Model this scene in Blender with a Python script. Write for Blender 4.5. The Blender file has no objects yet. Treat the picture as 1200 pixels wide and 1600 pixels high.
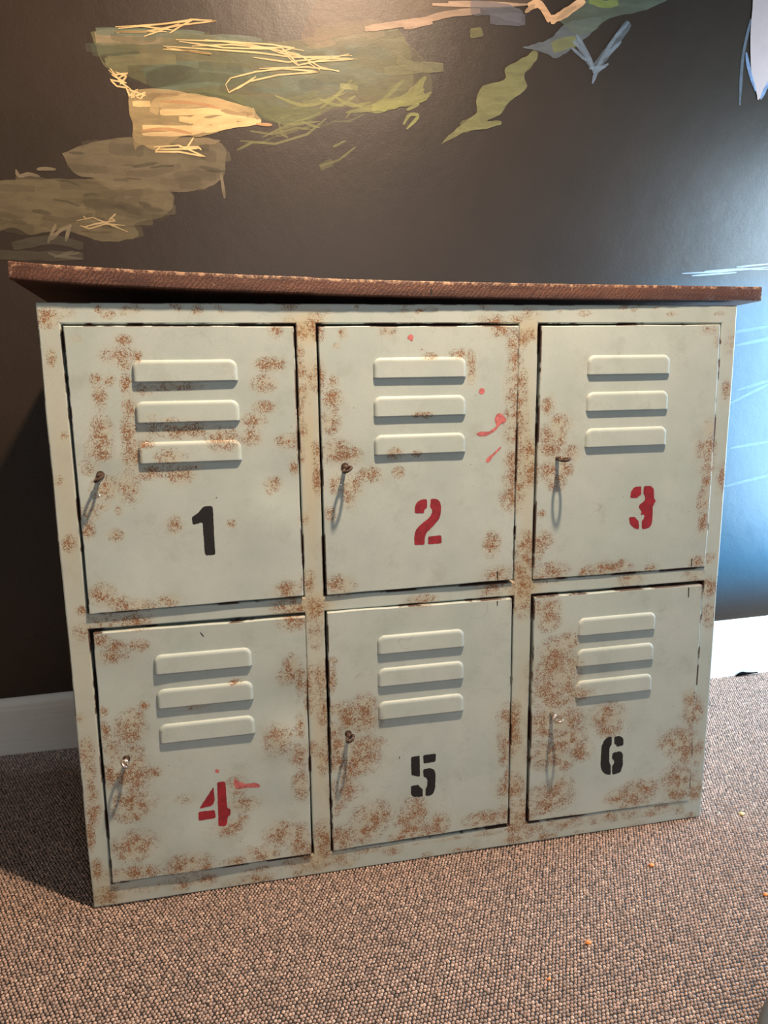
import bpy, bmesh, math, random
import numpy as np
from mathutils import Vector, noise as mnoise
from mathutils.geometry import tessellate_polygon

random.seed(7); RNG = np.random.default_rng(7)
S = bpy.context.scene
COL = S.collection

# ------------------------------------------------------------------ camera
F_PX = 1175.48                      # focal length in pixels of the 1200x1600 frame
CAM = np.array([-0.3233, -1.2149, 0.9007])
ROT = (1.3807, 0.0128, -0.2118)
cd = bpy.data.cameras.new('camera'); cam = bpy.data.objects.new('camera', cd); COL.objects.link(cam)
cam.location = CAM; cam.rotation_euler = ROT
cd.sensor_fit = 'VERTICAL'; cd.sensor_height = 36.0; cd.lens = F_PX / 1600 * 36.0
cd.clip_start = 0.02
S.camera = cam

# ------------------------------------------------------------------ light and exposure
LAMP = (0.22, -0.62, 2.42); LAMP_AIM = (-0.70, 0.05, 0.45); LAMP_W = 335.0; LAMP_COL = (1.0, 0.73, 0.50)    # ceiling downlight
WIN_C = (1.60, 0.22, 0.92); WIN_SIZE = (0.68, 1.24); WIN_W = 82.0; WIN_COL = (0.55, 0.79, 1.0)     # window beside the cabinet
ROOM_C = (0.35, -3.6, 1.3); ROOM_SIZE = (1.5, 1.5); ROOM_W = 25.0; ROOM_COL = (0.82, 0.93, 1.0)    # added cool fill light behind the camera, no window built
WORLD_COL = (1.0, 0.76, 0.54); WORLD_STRENGTH = 0.15
S.view_settings.view_transform = 'Standard'; S.view_settings.look = 'None'
S.view_settings.gamma = 1.0; S.view_settings.use_curve_mapping = False
S.view_settings.exposure = 0.0
S.cycles.transparent_max_bounces = 64

wd = bpy.data.worlds.new('room_ambience'); S.world = wd; wd.use_nodes = True
bgn = wd.node_tree.nodes['Background']
bgn.inputs[0].default_value = (*WORLD_COL, 1); bgn.inputs[1].default_value = WORLD_STRENGTH

ld = bpy.data.lights.new('ceiling_lamp', 'SPOT'); ld.spot_size = math.radians(128); ld.spot_blend = 1.0; ld.energy = LAMP_W; ld.color = LAMP_COL; ld.shadow_soft_size = 0.045
lo = bpy.data.objects.new('ceiling_lamp', ld); COL.objects.link(lo); lo.location = LAMP
lo.rotation_euler = (Vector(LAMP_AIM) - Vector(LAMP)).to_track_quat('-Z', 'Y').to_euler()
def daylight(name, loc, size, watt, col, rot):
    wl = bpy.data.lights.new(name, 'AREA'); wl.shape = 'RECTANGLE'; wl.size, wl.size_y = size; wl.energy = watt; wl.color = col
    o = bpy.data.objects.new(name, wl); COL.objects.link(o); o.location = loc; o.rotation_euler = rot
daylight('window_daylight', WIN_C, (WIN_SIZE[1], WIN_SIZE[0]), WIN_W, WIN_COL, (0, math.radians(90), 0))
daylight('room_fill', ROOM_C, ROOM_SIZE, ROOM_W, ROOM_COL, (math.radians(90), 0, math.radians(8)))

XR = 1.62                            # right-hand wall
# ------------------------------------------------------------------ helpers
def rotm(rx, ry, rz):
    c, s = np.cos, np.sin
    X = np.array([[1, 0, 0], [0, c(rx), -s(rx)], [0, s(rx), c(rx)]])
    Y = np.array([[c(ry), 0, s(ry)], [0, 1, 0], [-s(ry), 0, c(ry)]])
    Z = np.array([[c(rz), -s(rz), 0], [s(rz), c(rz), 0], [0, 0, 1]])
    return Z @ Y @ X
RM = rotm(*ROT)
def on_plane(px, py, axis, val):    # point of the photograph to its place on a wall, door or floor plane
    d = RM @ np.array([(px - 600) / F_PX, -(py - 800) / F_PX, -1.0])
    return CAM + (val - CAM[axis]) / d[axis] * d
CROP = {1: (80, 500, 2.857), 2: (470, 490, 3.158), 3: (800, 480, 3.158), 4: (80, 940, 2.727), 5: (480, 910, 3.333),
        6: (800, 880, 3.0), 'a': (0, 0, 2.0), 'b': (600, 0, 2.0), 'p': (0, 0, 1.0)}
def crop(k, x, y):
    o = CROP[k]; return o[0] + x / o[2], o[1] + y / o[2]

def link(o, parent=None, mat=None):
    COL.objects.link(o)
    if parent: o.parent = parent
    if mat: o.data.materials.append(mat)
    return o
def pydata(name, v, f, mat=None, parent=None, smooth=False):
    me = bpy.data.meshes.new(name); me.from_pydata([tuple(map(float, a)) for a in v], [], f); me.update()
    if smooth: me.shade_smooth()
    return link(bpy.data.objects.new(name, me), parent, mat)
def from_bm(name, bm, mat=None, parent=None, smooth=False):
    bmesh.ops.recalc_face_normals(bm, faces=bm.faces)
    me = bpy.data.meshes.new(name); bm.to_mesh(me); bm.free()
    if smooth: me.shade_smooth()
    return link(bpy.data.objects.new(name, me), parent, mat)
def bigmesh(name, V, loops, starts, totals, mat=None, parent=None, smooth=True):
    me = bpy.data.meshes.new(name)
    me.vertices.add(len(V)); me.vertices.foreach_set('co', np.ascontiguousarray(V, np.float32).ravel())
    me.loops.add(len(loops)); me.loops.foreach_set('vertex_index', np.ascontiguousarray(loops, np.int32))
    me.polygons.add(len(starts)); me.polygons.foreach_set('loop_start', np.ascontiguousarray(starts, np.int32))
    me.polygons.foreach_set('loop_total', np.ascontiguousarray(totals, np.int32))
    me.update(calc_edges=True); me.validate()
    if smooth: me.shade_smooth()
    return link(bpy.data.objects.new(name, me), parent, mat)
def thing(o, label, cat, group=None):
    o['label'] = label; o['category'] = cat
    if group: o['group'] = group
    return o
def structure(o): o['kind'] = 'structure'; return o
def box(bm, x0, x1, y0, y1, z0, z1):
    v = [bm.verts.new((x, y, z)) for z in (z0, z1) for y in (y0, y1) for x in (x0, x1)]
    for f in ((0, 2, 3, 1), (4, 5, 7, 6), (0, 1, 5, 4), (2, 6, 7, 3), (0, 4, 6, 2), (1, 3, 7, 5)): bm.faces.new([v[i] for i in f])
def bevel(o, w, seg=2, ang=40):
    m = o.modifiers.new('bevel', 'BEVEL'); m.width = w; m.segments = seg; m.limit_method = 'ANGLE'; m.angle_limit = math.radians(ang)
    return o
def fattr(o, name, vals):
    a = o.data.attributes.new(name, 'FLOAT', 'POINT'); a.data.foreach_set('value', np.asarray(vals, np.float32))
def tube(bm, pts, r, seg=10, closed=False, caps=True):
    pts = [Vector(p) for p in pts]; n = len(pts); rings = []
    rr = r if isinstance(r, (list, tuple)) else [r] * n
    for i, p in enumerate(pts):
        a = pts[(i - 1) % n] if (closed or i) else p; b = pts[(i + 1) % n] if (closed or i < n - 1) else p
        t = (b - a).normalized(); u = t.cross(Vector((0, 0, 1)))
        if u.length < 1e-3: u = t.cross(Vector((1, 0, 0)))
        u.normalize(); w = t.cross(u)
        rings.append([bm.verts.new(p + (u * math.cos(k * 2 * math.pi / seg) + w * math.sin(k * 2 * math.pi / seg)) * rr[i]) for k in range(seg)])
    for i in range(n if closed else n - 1):
        A, B = rings[i], rings[(i + 1) % n]
        for k in range(seg): bm.faces.new((A[k], A[(k + 1) % seg], B[(k + 1) % seg], B[k]))
    if caps and not closed: bm.faces.new(rings[0][::-1]); bm.faces.new(rings[-1])

class NT:                            # small node builder
    def __init__(s, name):
        s.m = bpy.data.materials.new(name); s.m.use_nodes = True; s.t = s.m.node_tree
        s.b = s.t.nodes['Principled BSDF']; s.out = s.t.nodes['Material Output']
    def n(s, typ, **kw):
        nd = s.t.nodes.new(typ)
        for k, v in kw.items():
            if k.startswith('_'): setattr(nd, k[1:], v)
            else: nd.inputs[int(k[1:]) if k[0] == 'i' and k[1:].isdigit() else k].default_value = v
        return nd
    def l(s, a, b): s.t.links.new(a, b)
    def put(s, inp, v):
        if hasattr(v, 'is_linked') or isinstance(v, bpy.types.NodeSocket): s.l(v, inp)
        else: inp.default_value = v
    def math(s, op, a, b=0.0, c=0.0, clamp=False):
        nd = s.n('ShaderNodeMath', _operation=op, _use_clamp=clamp)
        for i, v in enumerate((a, b, c)): s.put(nd.inputs[i], v)
        return nd.outputs[0]
    def mix(s, f, a, b, blend='MIX'):
        nd = s.n('ShaderNodeMix', _data_type='RGBA', _blend_type=blend)
        s.put(nd.inputs[0], f)
        for i, v in ((6, a), (7, b)): s.put(nd.inputs[i], (*v, 1) if isinstance(v, tuple) and len(v) == 3 else v)
        return nd.outputs[2]
    def coord(s, which='Object'): return s.n('ShaderNodeTexCoord').outputs[which]
    def scaled(s, v, sc):
        nd = s.n('ShaderNodeMapping'); s.l(v, nd.inputs[0]); nd.inputs['Scale'].default_value = sc; return nd.outputs[0]
    def noise(s, v, scale, detail=3, rough=.55, dist=0.0):
        nd = s.n('ShaderNodeTexNoise', Scale=scale, Detail=detail, Roughness=rough, Distortion=dist); s.l(v, nd.inputs['Vector']); return nd.outputs['Fac']
    def step(s, x, a, b):
        nd = s.n('ShaderNodeMapRange', _interpolation_type='SMOOTHSTEP'); s.put(nd.inputs[0], x)
        nd.inputs[1].default_value = a; nd.inputs[2].default_value = b; return nd.outputs[0]
    def attr(s, name): return s.n('ShaderNodeAttribute', _attribute_name=name)
    def bump(s, h, dist, strength=1.0, prev=None):
        nd = s.n('ShaderNodeBump', Strength=strength, Distance=dist); s.l(h, nd.inputs['Height'])
        if prev: s.l(prev, nd.inputs['Normal'])
        return nd.outputs[0]

# ------------------------------------------------------------------ materials
def mat_plain(name, col, rough=.5, metal=0.0, var=.25, scale=40.0, bump=0.0):
    t = NT(name); c = t.coord(); n = t.noise(c, scale, 5)
    lo_ = tuple(x * (1 - var) for x in col); hi = tuple(min(1, x * (1 + var)) for x in col)
    t.l(t.mix(t.step(n, .3, .7), lo_, hi), t.b.inputs['Base Color'])
    t.b.inputs['Roughness'].default_value = rough; t.b.inputs['Metallic'].default_value = metal
    if bump: t.l(t.bump(n, bump), t.b.inputs['Normal'])
    return t.m

def mat_paint():
    t = NT('pale_green_rusted_paint'); c = t.coord()
    d = t.attr('rust').outputs['Fac']; e = t.attr('edge').outputs['Fac']
    big = t.noise(c, 9, 4, .6); mid = t.noise(c, 48, 4, .65); fine = t.noise(c, 420, 2, .5)
    base = t.mix(t.step(big, .3, .7), (.385, .462, .448), (.445, .515, .500))
    base = t.mix(t.math('MULTIPLY', t.step(fine, .35, .75), .22), base, (.34, .375, .35))
    # faint grime clouds
    base = t.mix(t.math('MULTIPLY', t.step(t.noise(c, 16, 6, .72), .50, .74), .50), base, (.30, .335, .305))
    # yellow stain round the rust
    base = t.mix(t.math('MULTIPLY', t.math('MINIMUM', d, 1.0), .38), base, (.48, .37, .19))
    base = t.mix(t.math('MULTIPLY', t.attr('grime').outputs['Fac'], .8), base, (.47, .41, .26))
    # specks
    sp = t.n('ShaderNodeTexVoronoi', Scale=62.0); t.l(c, sp.inputs['Vector'])
    spk = t.math('MULTIPLY', t.step(sp.outputs['Distance'], .075, .04), t.step(t.noise(c, 17, 2), .56, .62))
    base = t.mix(t.math('MULTIPLY', spk, .8), base, (.07, .06, .045))
    # long thin scratches
    sc = t.noise(t.scaled(c, (1, 1, 1)), 7, 1, .3, 2.2)
    scr = t.math('MULTIPLY', t.step(t.math('ABSOLUTE', t.math('SUBTRACT', sc, .46)), .0035, .0008), t.step(t.noise(c, 11, 2), .50, .60))
    base = t.mix(t.math('MULTIPLY', scr, .22), base, (.16, .15, .13))
    # filigree rust: ridged noise gated by the density of each spot
    n1 = t.noise(c, 210, 3, .55, .45); n2 = t.noise(t.scaled(c, (-1, 1, 1)), 290, 2, .5, .3)
    a1 = t.math('ABSOLUTE', t.math('SUBTRACT', n1, .5)); a2 = t.math('ADD', t.math('ABSOLUTE', t.math('SUBTRACT', n2, .5)), .012)
    dd = t.math('MULTIPLY', d, t.math('ADD', .12, t.math('MULTIPLY', t.step(mid, .36, .62), 1.12)))
    rm = t.step(t.math('SUBTRACT', t.math('MULTIPLY', dd, .052), t.math('MINIMUM', a1, a2)), -.008, .010)
    rm = t.math('MULTIPLY', rm, t.step(d, .16, .34))
    # worn edges: broken dark streaks
    wn = t.noise(t.scaled(c, (11, 11, 11)), 1, 4, .6)
    em = t.math('MULTIPLY', t.step(e, .45, .75), t.step(wn, .50, .55))
    rc = t.mix(t.noise(c, 160, 3, .6), (.070, .026, .011), (.36, .150, .050))
    col = t.mix(t.math('MULTIPLY', rm, .93), base, rc)
    col = t.mix(t.math('MULTIPLY', em, .92), col, (.055, .022, .014))
    t.l(col, t.b.inputs['Base Color'])
    anyr = t.math('MAXIMUM', rm, em)
    t.l(t.math('ADD', .50, t.math('MULTIPLY', anyr, .35)), t.b.inputs['Roughness'])
    t.b.inputs['Specular IOR Level'].default_value = .42
    b1 = t.bump(fine, .00012, .6)
    t.l(t.bump(t.math('SUBTRACT', 1.0, anyr), .0004, .7, b1), t.b.inputs['Normal'])
    return t.m

def mat_wood():
    t = NT('worn_red_brown_wood'); c = t.coord()
    g = t.noise(t.scaled(c, (1.2, 22, 30)), 3, 6, .6, .4)
    base = t.mix(t.step(g, .3, .7), (.042, .014, .008), (.105, .040, .022))
    # slanted saw marks
    mp = t.n('ShaderNodeMapping'); t.l(c, mp.inputs[0]); mp.inputs['Rotation'].default_value = (0, math.radians(-40), 0)
    w = t.n('ShaderNodeTexWave', Scale=55.0, Distortion=9.0, Detail=4.0); w.inputs['Detail Scale'].default_value = 2.2; w.inputs['Detail Roughness'].default_value = .65
    t.l(mp.outputs[0], w.inputs['Vector'])
    saw = t.math('MULTIPLY', t.step(w.outputs['Fac'], .55, .95), t.step(t.noise(c, 14, 3), .35, .65))
    base = t.mix(t.math('MULTIPLY', saw, .55), base, (.19, .085, .05))
    base = t.mix(t.math('MULTIPLY', t.step(w.outputs['Fac'], .30, .06), .45), base, (.040, .015, .010))
    e = t.attr('edge').outputs['Fac']
    em = t.math('MULTIPLY', t.step(e, .4, .8), t.step(t.noise(t.scaled(c, (1, 1, 1)), 70, 4, .7), .47, .60))
    base = t.mix(t.math('MULTIPLY', em, .8), base, (.40, .25, .15))
    chip = t.math('MULTIPLY', t.step(t.noise(t.scaled(c, (1, 1, .6)), 130, 3, .6, 1.5), .66, .72), t.step(t.noise(c, 13, 2), .52, .62))
    base = t.mix(t.math('MULTIPLY', chip, .7), base, (.42, .25, .15))
    t.l(base, t.b.inputs['Base Color']); t.b.inputs['Roughness'].default_value = .5
    t.l(t.bump(w.outputs['Fac'], .0006, .5), t.b.inputs['Normal'])
    return t.m

def mat_wall():
    t = NT('dark_mural_paint'); c = t.coord()
    a = t.n('ShaderNodeAttribute', _attribute_name='paint')
    n = t.noise(t.scaled(c, (1, 1, 1)), 7, 5, .6); n2 = t.noise(c, 900, 2)
    col = t.mix(t.math('MULTIPLY', t.step(n, .35, .75), .25), a.outputs['Color'], t.mix(1.0, a.outputs['Color'], (1.5, 1.45, 1.4), 'MULTIPLY'))
    t.l(col, t.b.inputs['Base Color'])
    t.b.inputs['Roughness'].default_value = .37; t.b.inputs['Specular IOR Level'].default_value = .36
    n3 = t.noise(c, 260, 2)
    t.l(t.bump(n2, .0003, .5, t.bump(n3, .0006, .35, t.bump(t.noise(c, 14, 3), .004, .25))), t.b.inputs['Normal'])
    tr = t.n('ShaderNodeBsdfTransparent'); mx = t.n('ShaderNodeMixShader')
    sn = t.noise(t.scaled(c, (14, 1, 60)), 1, 4, .6)
    al = t.math('MULTIPLY', a.outputs['Alpha'], t.math('ADD', .78, t.math('MULTIPLY', t.step(sn, .3, .7), .4)), clamp=True)
    # the wall itself is opaque: alpha 1 stays 1
    al = t.math('MAXIMUM', al, t.math('GREATER_THAN', a.outputs['Alpha'], .97))
    t.l(al, mx.inputs[0]); t.l(tr.outputs[0], mx.inputs[1]); t.l(t.b.outputs[0], mx.inputs[2]); t.l(mx.outputs[0], t.out.inputs['Surface'])
    return t.m

def mat_carpet():
    t = NT('taupe_loop_carpet'); c = t.coord()
    a = t.n('ShaderNodeAttribute', _attribute_name='yarn')
    n = t.noise(c, 900, 2, .6)
    col = t.mix(t.step(n, .25, .8), t.mix(1.0, a.outputs['Color'], (.62, .60, .60), 'MULTIPLY'), t.mix(1.0, a.outputs['Color'], (1.25, 1.25, 1.25), 'MULTIPLY'))
    t.l(col, t.b.inputs['Base Color']); t.b.inputs['Roughness'].default_value = .78
    t.b.inputs['Specular IOR Level'].default_value = .45
    t.b.inputs['Sheen Weight'].default_value = .45; t.b.inputs['Sheen Roughness'].default_value = .4
    return t.m

def mat_skirt():
    t = NT('brushed_off_white_gloss'); c = t.coord()
    n = t.noise(t.scaled(c, (6, 6, 160)), 1, 4, .6); g = t.noise(c, 12, 4)
    t.l(t.mix(t.math('MULTIPLY', t.step(g, .5, .8), .35), (.70, .67, .63), (.50, .46, .41)), t.b.inputs['Base Color'])
    t.b.inputs['Roughness'].default_value = .38
    t.l(t.bump(n, .0012, .6), t.b.inputs['Normal'])
    return t.m

def mat_key(name, rust, metal, f):
    t = NT(name); c = t.coord(); n = t.noise(c, 260, 4, .6)
    m = t.step(n, f - .08, f + .08)
    t.l(t.mix(m, metal, rust), t.b.inputs['Base Color'])
    t.l(t.math('SUBTRACT', 1.0, m), t.b.inputs['Metallic']); t.l(t.math('ADD', .28, t.math('MULTIPLY', m, .5)), t.b.inputs['Roughness'])
    t.l(t.bump(n, .0006), t.b.inputs['Normal'])
    return t.m

PAINT = mat_paint(); WOOD = mat_wood(); WALL = mat_wall(); CARPET = mat_carpet(); SKIRT = mat_skirt()
DARK = mat_plain('dark_inside', (.012, .011, .010), .8)
BLACK = mat_plain('black_stencil_paint', (.006, .006, .0075), .7, scale=90)
RED = mat_plain('red_stencil_paint', (.25, .012, .022), .5, scale=90, var=.2)
PINK = mat_plain('thin_red_smear', (.46, .13, .13), .5, scale=160, var=.3)
KEY_RUST = mat_key('rusty_iron', (.045, .022, .014), (.30, .24, .20), .40)
KEY_METAL = mat_key('worn_steel', (.16, .09, .06), (.66, .58, .52), .64)
SHINY = mat_plain('bare_steel', (.8, .8, .8), .25, 1.0, .05)
BATTEN = mat_plain('dark_batten_wood', (.035, .015, .010), .7)
WHITEWALL = mat_plain('matt_cream_wall', (.55, .52, .48), .8, scale=6, var=.05)
GREYBASE = mat_plain('dark_grey_metal', (.055, .054, .046), .5, scale=30, var=.12)
ORANGE = mat_plain('orange_crumb', (.62, .22, .06), .8, scale=300)
STRAW = mat_plain('straw_crumb', (.60, .46, .20), .8, scale=300)
SOOT = mat_plain('black_scrap', (.002, .002, .003), .9); SOOT.node_tree.nodes['Principled BSDF'].inputs['Specular IOR Level'].default_value = .05

# ------------------------------------------------------------------ floor: carpet loops
YW = 0.62                            # wall plane; the cabinet front is y = 0
def carpet():
    dx, dy = .0060, .0062
    xs = np.arange(-1.25, 1.45, dx); ys = np.arange(-.86, YW - .012, dy)
    X, Y = np.meshgrid(xs, ys); X = X + (np.arange(len(ys)) % 2)[:, None] * dx * .5
    X = X.ravel(); Y = Y.ravel()
    k = ~((np.abs(X) < .572) & (Y > .012) & (Y < .52)); X, Y = X[k], Y[k]; n = len(X)
    X = X + RNG.normal(0, .00045, n); Y = Y + RNG.normal(0, .00045, n)
    # slow waviness of the rows
    Y = Y + .0015 * np.sin(X * 9 + np.sin(Y * 7) * 2); X = X + .0012 * np.sin(Y * 11 + 1.3)
    rx = .00248 * RNG.uniform(.82, 1.18, n); ry = .00262 * RNG.uniform(.82, 1.2, n); hh = .0025 * RNG.uniform(.8, 1.15, n)
    th = RNG.normal(0, .5, n)
    seg = 6
    prof = [(0, 1.0), (.55, .84), (.90, .44), (1.0, -.08)]
    P = [(0, 0, 1.0)]
    for r_, h_ in prof[1:]:
        for j in range(seg): P.append((r_ * math.cos(2 * math.pi * j / seg), r_ * math.sin(2 * math.pi * j / seg), h_))
    P = np.array(P); m = len(P)
    lx = P[None, :, 0] * rx[:, None]; ly = P[None, :, 1] * ry[:, None]; lz = P[None, :, 2] * hh[:, None]
    lx = lx + lz * .10
    C, Sn = np.cos(th)[:, None], np.sin(th)[:, None]
    V = np.stack([X[:, None] + C * lx - Sn * ly, Y[:, None] + Sn * lx + C * ly, lz - .0026], -1).reshape(-1, 3)
    fl = []; ft = []
    for j in range(seg): fl += [0, 1 + j, 1 + (j + 1) % seg]; ft.append(3)
    for rr in range(2):
        a = 1 + rr * seg; b = a + seg
        for j in range(seg): fl += [a + j, b + j, b + (j + 1) % seg, a + (j + 1) % seg]; ft.append(4)
    fl = np.array(fl); ft = np.array(ft)
    L = (fl[None] + (np.arange(n) * m)[:, None]).ravel(); T = np.tile(ft, n)
    base = np.array([.405, .282, .228])
    tone = RNG.normal(1, .17, n).clip(.55, 1.5)
    # a second, greyer ply
    ply = (RNG.random(n) < .22)
    c = base[None] * tone[:, None]; c[ply] = np.array([.31, .232, .196]) * tone[ply][:, None]
    light = RNG.random(n) < .08; c[light] = np.array([.56, .42, .34])
    colv = np.repeat(np.concatenate([c, np.ones((n, 1))], 1), m, 0)
    # the backing below the loops, near-black to paint in the shade between them
    g0 = len(V); BX = (-2.2, XR); BY = (-2.4, YW)
    back = np.array([(BX[0], BY[0], -.0028), (BX[1], BY[0], -.0028), (BX[1], BY[1], -.0028), (BX[0], BY[1], -.0028)])
    V = np.concatenate([V, back]); L = np.concatenate([L, g0 + np.arange(4)]); T = np.append(T, 4)
    colv = np.concatenate([colv, np.tile([.012, .006, .004, 1], (4, 1))])
    # the same carpet further out, where its loops are too far off to tell apart
    for x0, x1, y0, y1 in ((BX[0], -1.25, BY[0], BY[1]), (1.45, BX[1], BY[0], BY[1]), (-1.25, 1.45, BY[0], -.862)):
        g0 = len(V); V = np.concatenate([V, [(x0, y0, -.0006), (x1, y0, -.0006), (x1, y1, -.0006), (x0, y1, -.0006)]])
        L = np.concatenate([L, g0 + np.arange(4)]); T = np.append(T, 4); colv = np.concatenate([colv, np.tile([.27, .185, .15, 1], (4, 1))])
    st = np.concatenate([[0], np.cumsum(T)[:-1]])
    o = bigmesh('floor', V, L, st, T, CARPET)
    a = o.data.attributes.new('yarn', 'FLOAT_COLOR', 'POINT'); a.data.foreach_set('color', colv.astype(np.float32).ravel())
    return structure(o)
carpet()

# ------------------------------------------------------------------ wall with its painted mural
def catmull(pts, n=6):
    P = [np.array(p, float) for p in pts]
    if len(P) < 3:
        return [P[0] + (P[-1] - P[0]) * t for t in np.linspace(0, 1, 6)]
    out = []
    for i in range(len(P) - 1):
        p0 = P[i - 1] if i else 2 * P[0] - P[1]; p3 = P[i + 2] if i + 2 < len(P) else 2 * P[-1] - P[-2]
        p1, p2 = P[i], P[i + 1]
        for t in np.linspace(0, 1, n, endpoint=False):
            out.append(.5 * ((2 * p1) + (-p0 + p2) * t + (2 * p0 - 5 * p1 + 4 * p2 - p3) * t * t + (-p0 + 3 * p1 - 3 * p2 + p3) * t ** 3))
    out.append(P[-1]); return out

def polyline(pts, n=5):
    out = []
    for a, b in zip(pts[:-1], pts[1:]): out += [np.array(a, float) + (np.array(b, float) - np.array(a, float)) * t for t in np.linspace(0, 1, n, endpoint=False)]
    return out + [np.array(pts[-1], float)]
def inside(p, poly):
    c = False
    for (x0, y0), (x1, y1) in zip(poly, poly[1:] + poly[:1]):
        if (y0 > p[1]) != (y1 > p[1]) and p[0] < (x1 - x0) * (p[1] - y0) / (y1 - y0) + x0: c = not c
    return c
MURAL = []                           # (kind, crop, width, colour, alpha, points)
def area(k, col, a, pts): MURAL.append(('p', k, 0, col, a, pts))
def dabs(k, n, w, a, cols, length, poly, slope=0.0):     # translucent brush dabs laid inside an outline
    xs = [p[0] for p in poly]; ys = [p[1] for p in poly]
    while n > 0:
        p = (random.uniform(min(xs), max(xs)), random.uniform(min(ys), max(ys)))
        if not inside(p, poly): continue
        n -= 1; L = length * random.uniform(.4, 1.2); sl = slope + random.uniform(-.22, .22)
        c = random.choice(cols); bend = random.uniform(-.12, .12) * L
        MURAL.append(('r', k, w * random.uniform(.5, 1.3), c, a * random.uniform(.6, 1.2), [(p[0] - L / 2, p[1] - sl * L / 2), (p[0], p[1] + bend), (p[0] + L / 2, p[1] + sl * L / 2)]))
def stroke(k, w, col, a, *lines):
    for q in lines: MURAL.append(('r', k, w, col, a, q))
OLIVE = (.150, .140, .070); GOLD = (.60, .42, .19); TAN = (.30, .235, .145)
area('a', OLIVE, .55, [(285, 100), (340, 90), (480, 92), (620, 104), (760, 125), (900, 130), (980, 112), (1070, 84), (1200, 70), (1260, 110), (1290, 200), (1280, 300), (1200, 335), (1130, 345), (1060, 330), (1000, 360), (900, 390), (840, 370), (700, 300), (560, 285), (480, 270), (400, 240), (330, 210), (300, 150)])
area('a', (.115, .150, .105), .5, [(440, 215), (560, 190), (700, 200), (860, 230), (1000, 230), (1100, 160), (1200, 150), (1240, 200), (1200, 250), (1050, 290), (900, 300), (700, 270), (500, 280)])
area('a', (.13, .15, .06), .35, [(560, 290), (700, 280), (880, 330), (1000, 340), (960, 385), (880, 390), (800, 360), (690, 310)])
area('a', (.150, .165, .095), .4, [(700, 140), (900, 150), (1060, 170), (1200, 150), (1200, 190), (1000, 235), (860, 215), (740, 190)])
area('a', (.055, .050, .030), .55, [(310, 172), (420, 160), (432, 188), (335, 196)])
area('a', (.060, .058, .038), .5, [(455, 230), (520, 205), (620, 215), (580, 250), (470, 275)])
stroke('a', 34, TAN, .55, [(298, 118), (400, 116), (560, 118)])
stroke('a', 20, (.150, .185, .135), .5, [(300, 98), (420, 100), (640, 110)], [(560, 128), (700, 120), (820, 132)])
stroke('a', 44, TAN, .32, [(985, 125), (1080, 95), (1200, 90)])
stroke('a', 30, (.29, .21, .12), .35, [(960, 140), (1040, 125)])
stroke('a', 26, (.20, .185, .095), .5, [(330, 196), (430, 186), (550, 186)], [(340, 215), (400, 222)])
stroke('a', 22, (.165, .19, .14), .35, [(830, 150), (940, 165), (1060, 165)], [(1080, 150), (1200, 160)])
stroke('a', 24, (.075, .080, .045), .4, [(480, 262), (640, 240), (800, 262)], [(620, 205), (760, 215)])
GRN = [(300, 120), (480, 110), (760, 135), (1000, 130), (1200, 100), (1270, 150), (1260, 290), (1100, 330), (900, 370), (700, 285), (480, 255), (340, 200)]
dabs('a', 60, 26, .20, [(.17, .165, .08), (.12, .14, .07), (.14, .165, .11), (.075, .08, .045), (.19, .16, .09)], 150, GRN, .03)
dabs('a', 26, 7, .34, [(.22, .22, .09), (.18, .185, .08)], 90, [(860, 280), (1100, 250), (1280, 240), (1260, 330), (1000, 400), (780, 450), (860, 340)], -.25)
stroke('a', 8, (.25, .245, .085), .55, [(860, 300), (960, 330), (1080, 290)], [(1000, 340), (1050, 300), (1100, 250)], [(1090, 320), (1180, 350), (1230, 320)], [(1000, 310), (1060, 330), (1110, 300)], [(1040, 300), (1100, 330), (1160, 320)])
stroke('a', 15, (.27, .26, .10), .6, [(1062, 268), (1118, 275)])
stroke('a', 10, (.24, .235, .085), .5, [(1140, 335), (1190, 318), (1240, 270), (1262, 250)], [(1080, 352), (1200, 335), (1290, 318)])
stroke('a', 6, (.21, .20, .085), .42, [(750, 440), (860, 450), (960, 420), (1020, 370)], [(820, 430), (900, 390), (1000, 380)], [(780, 410), (850, 420), (930, 400), (970, 405)], [(870, 380), (880, 420), (900, 430)], [(1000, 520), (1060, 500), (1110, 460)], [(1040, 460), (1080, 440)], [(740, 470), (790, 445)], [(940, 380), (1000, 400)], [(1080, 370), (1100, 345), (1200, 350)])
stroke('a', 20, (.17, .16, .075), .3, [(1000, 525), (1040, 505)], [(860, 420), (930, 400)])
# olive clouds, lower left
area('a', (.165, .135, .085), .58, [(195, 480), (260, 455), (340, 435), (410, 430), (520, 440), (640, 430), (700, 460), (705, 520), (690, 560), (640, 590), (540, 600), (470, 595), (380, 590), (300, 560), (230, 540)])
area('a', (.165, .135, .080), .55, [(-40, 570), (0, 565), (130, 560), (240, 560), (400, 560), (530, 600), (540, 640), (500, 680), (420, 700), (430, 740), (320, 755), (200, 720), (100, 735), (40, 710), (-40, 720)])
CL1 = [(215, 490), (300, 450), (410, 435), (640, 440), (695, 465), (690, 550), (640, 580), (470, 585), (300, 550)]
CL2 = [(-20, 580), (240, 570), (400, 570), (520, 605), (525, 640), (420, 690), (400, 735), (200, 715), (0, 710)]
dabs('a', 34, 26, .22, [(.200, .165, .100), (.18, .15, .10), (.075, .062, .042), (.14, .115, .07)], 150, CL1, .03)
dabs('a', 44, 28, .22, [(.200, .165, .100), (.18, .15, .09), (.080, .066, .042), (.15, .125, .07)], 170, CL2, .03)
dabs('a', 12, 9, .30, [(.052, .044, .030)], 70, CL1, .05); dabs('a', 12, 9, .30, [(.052, .044, .030)], 80, CL2, .05)
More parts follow.
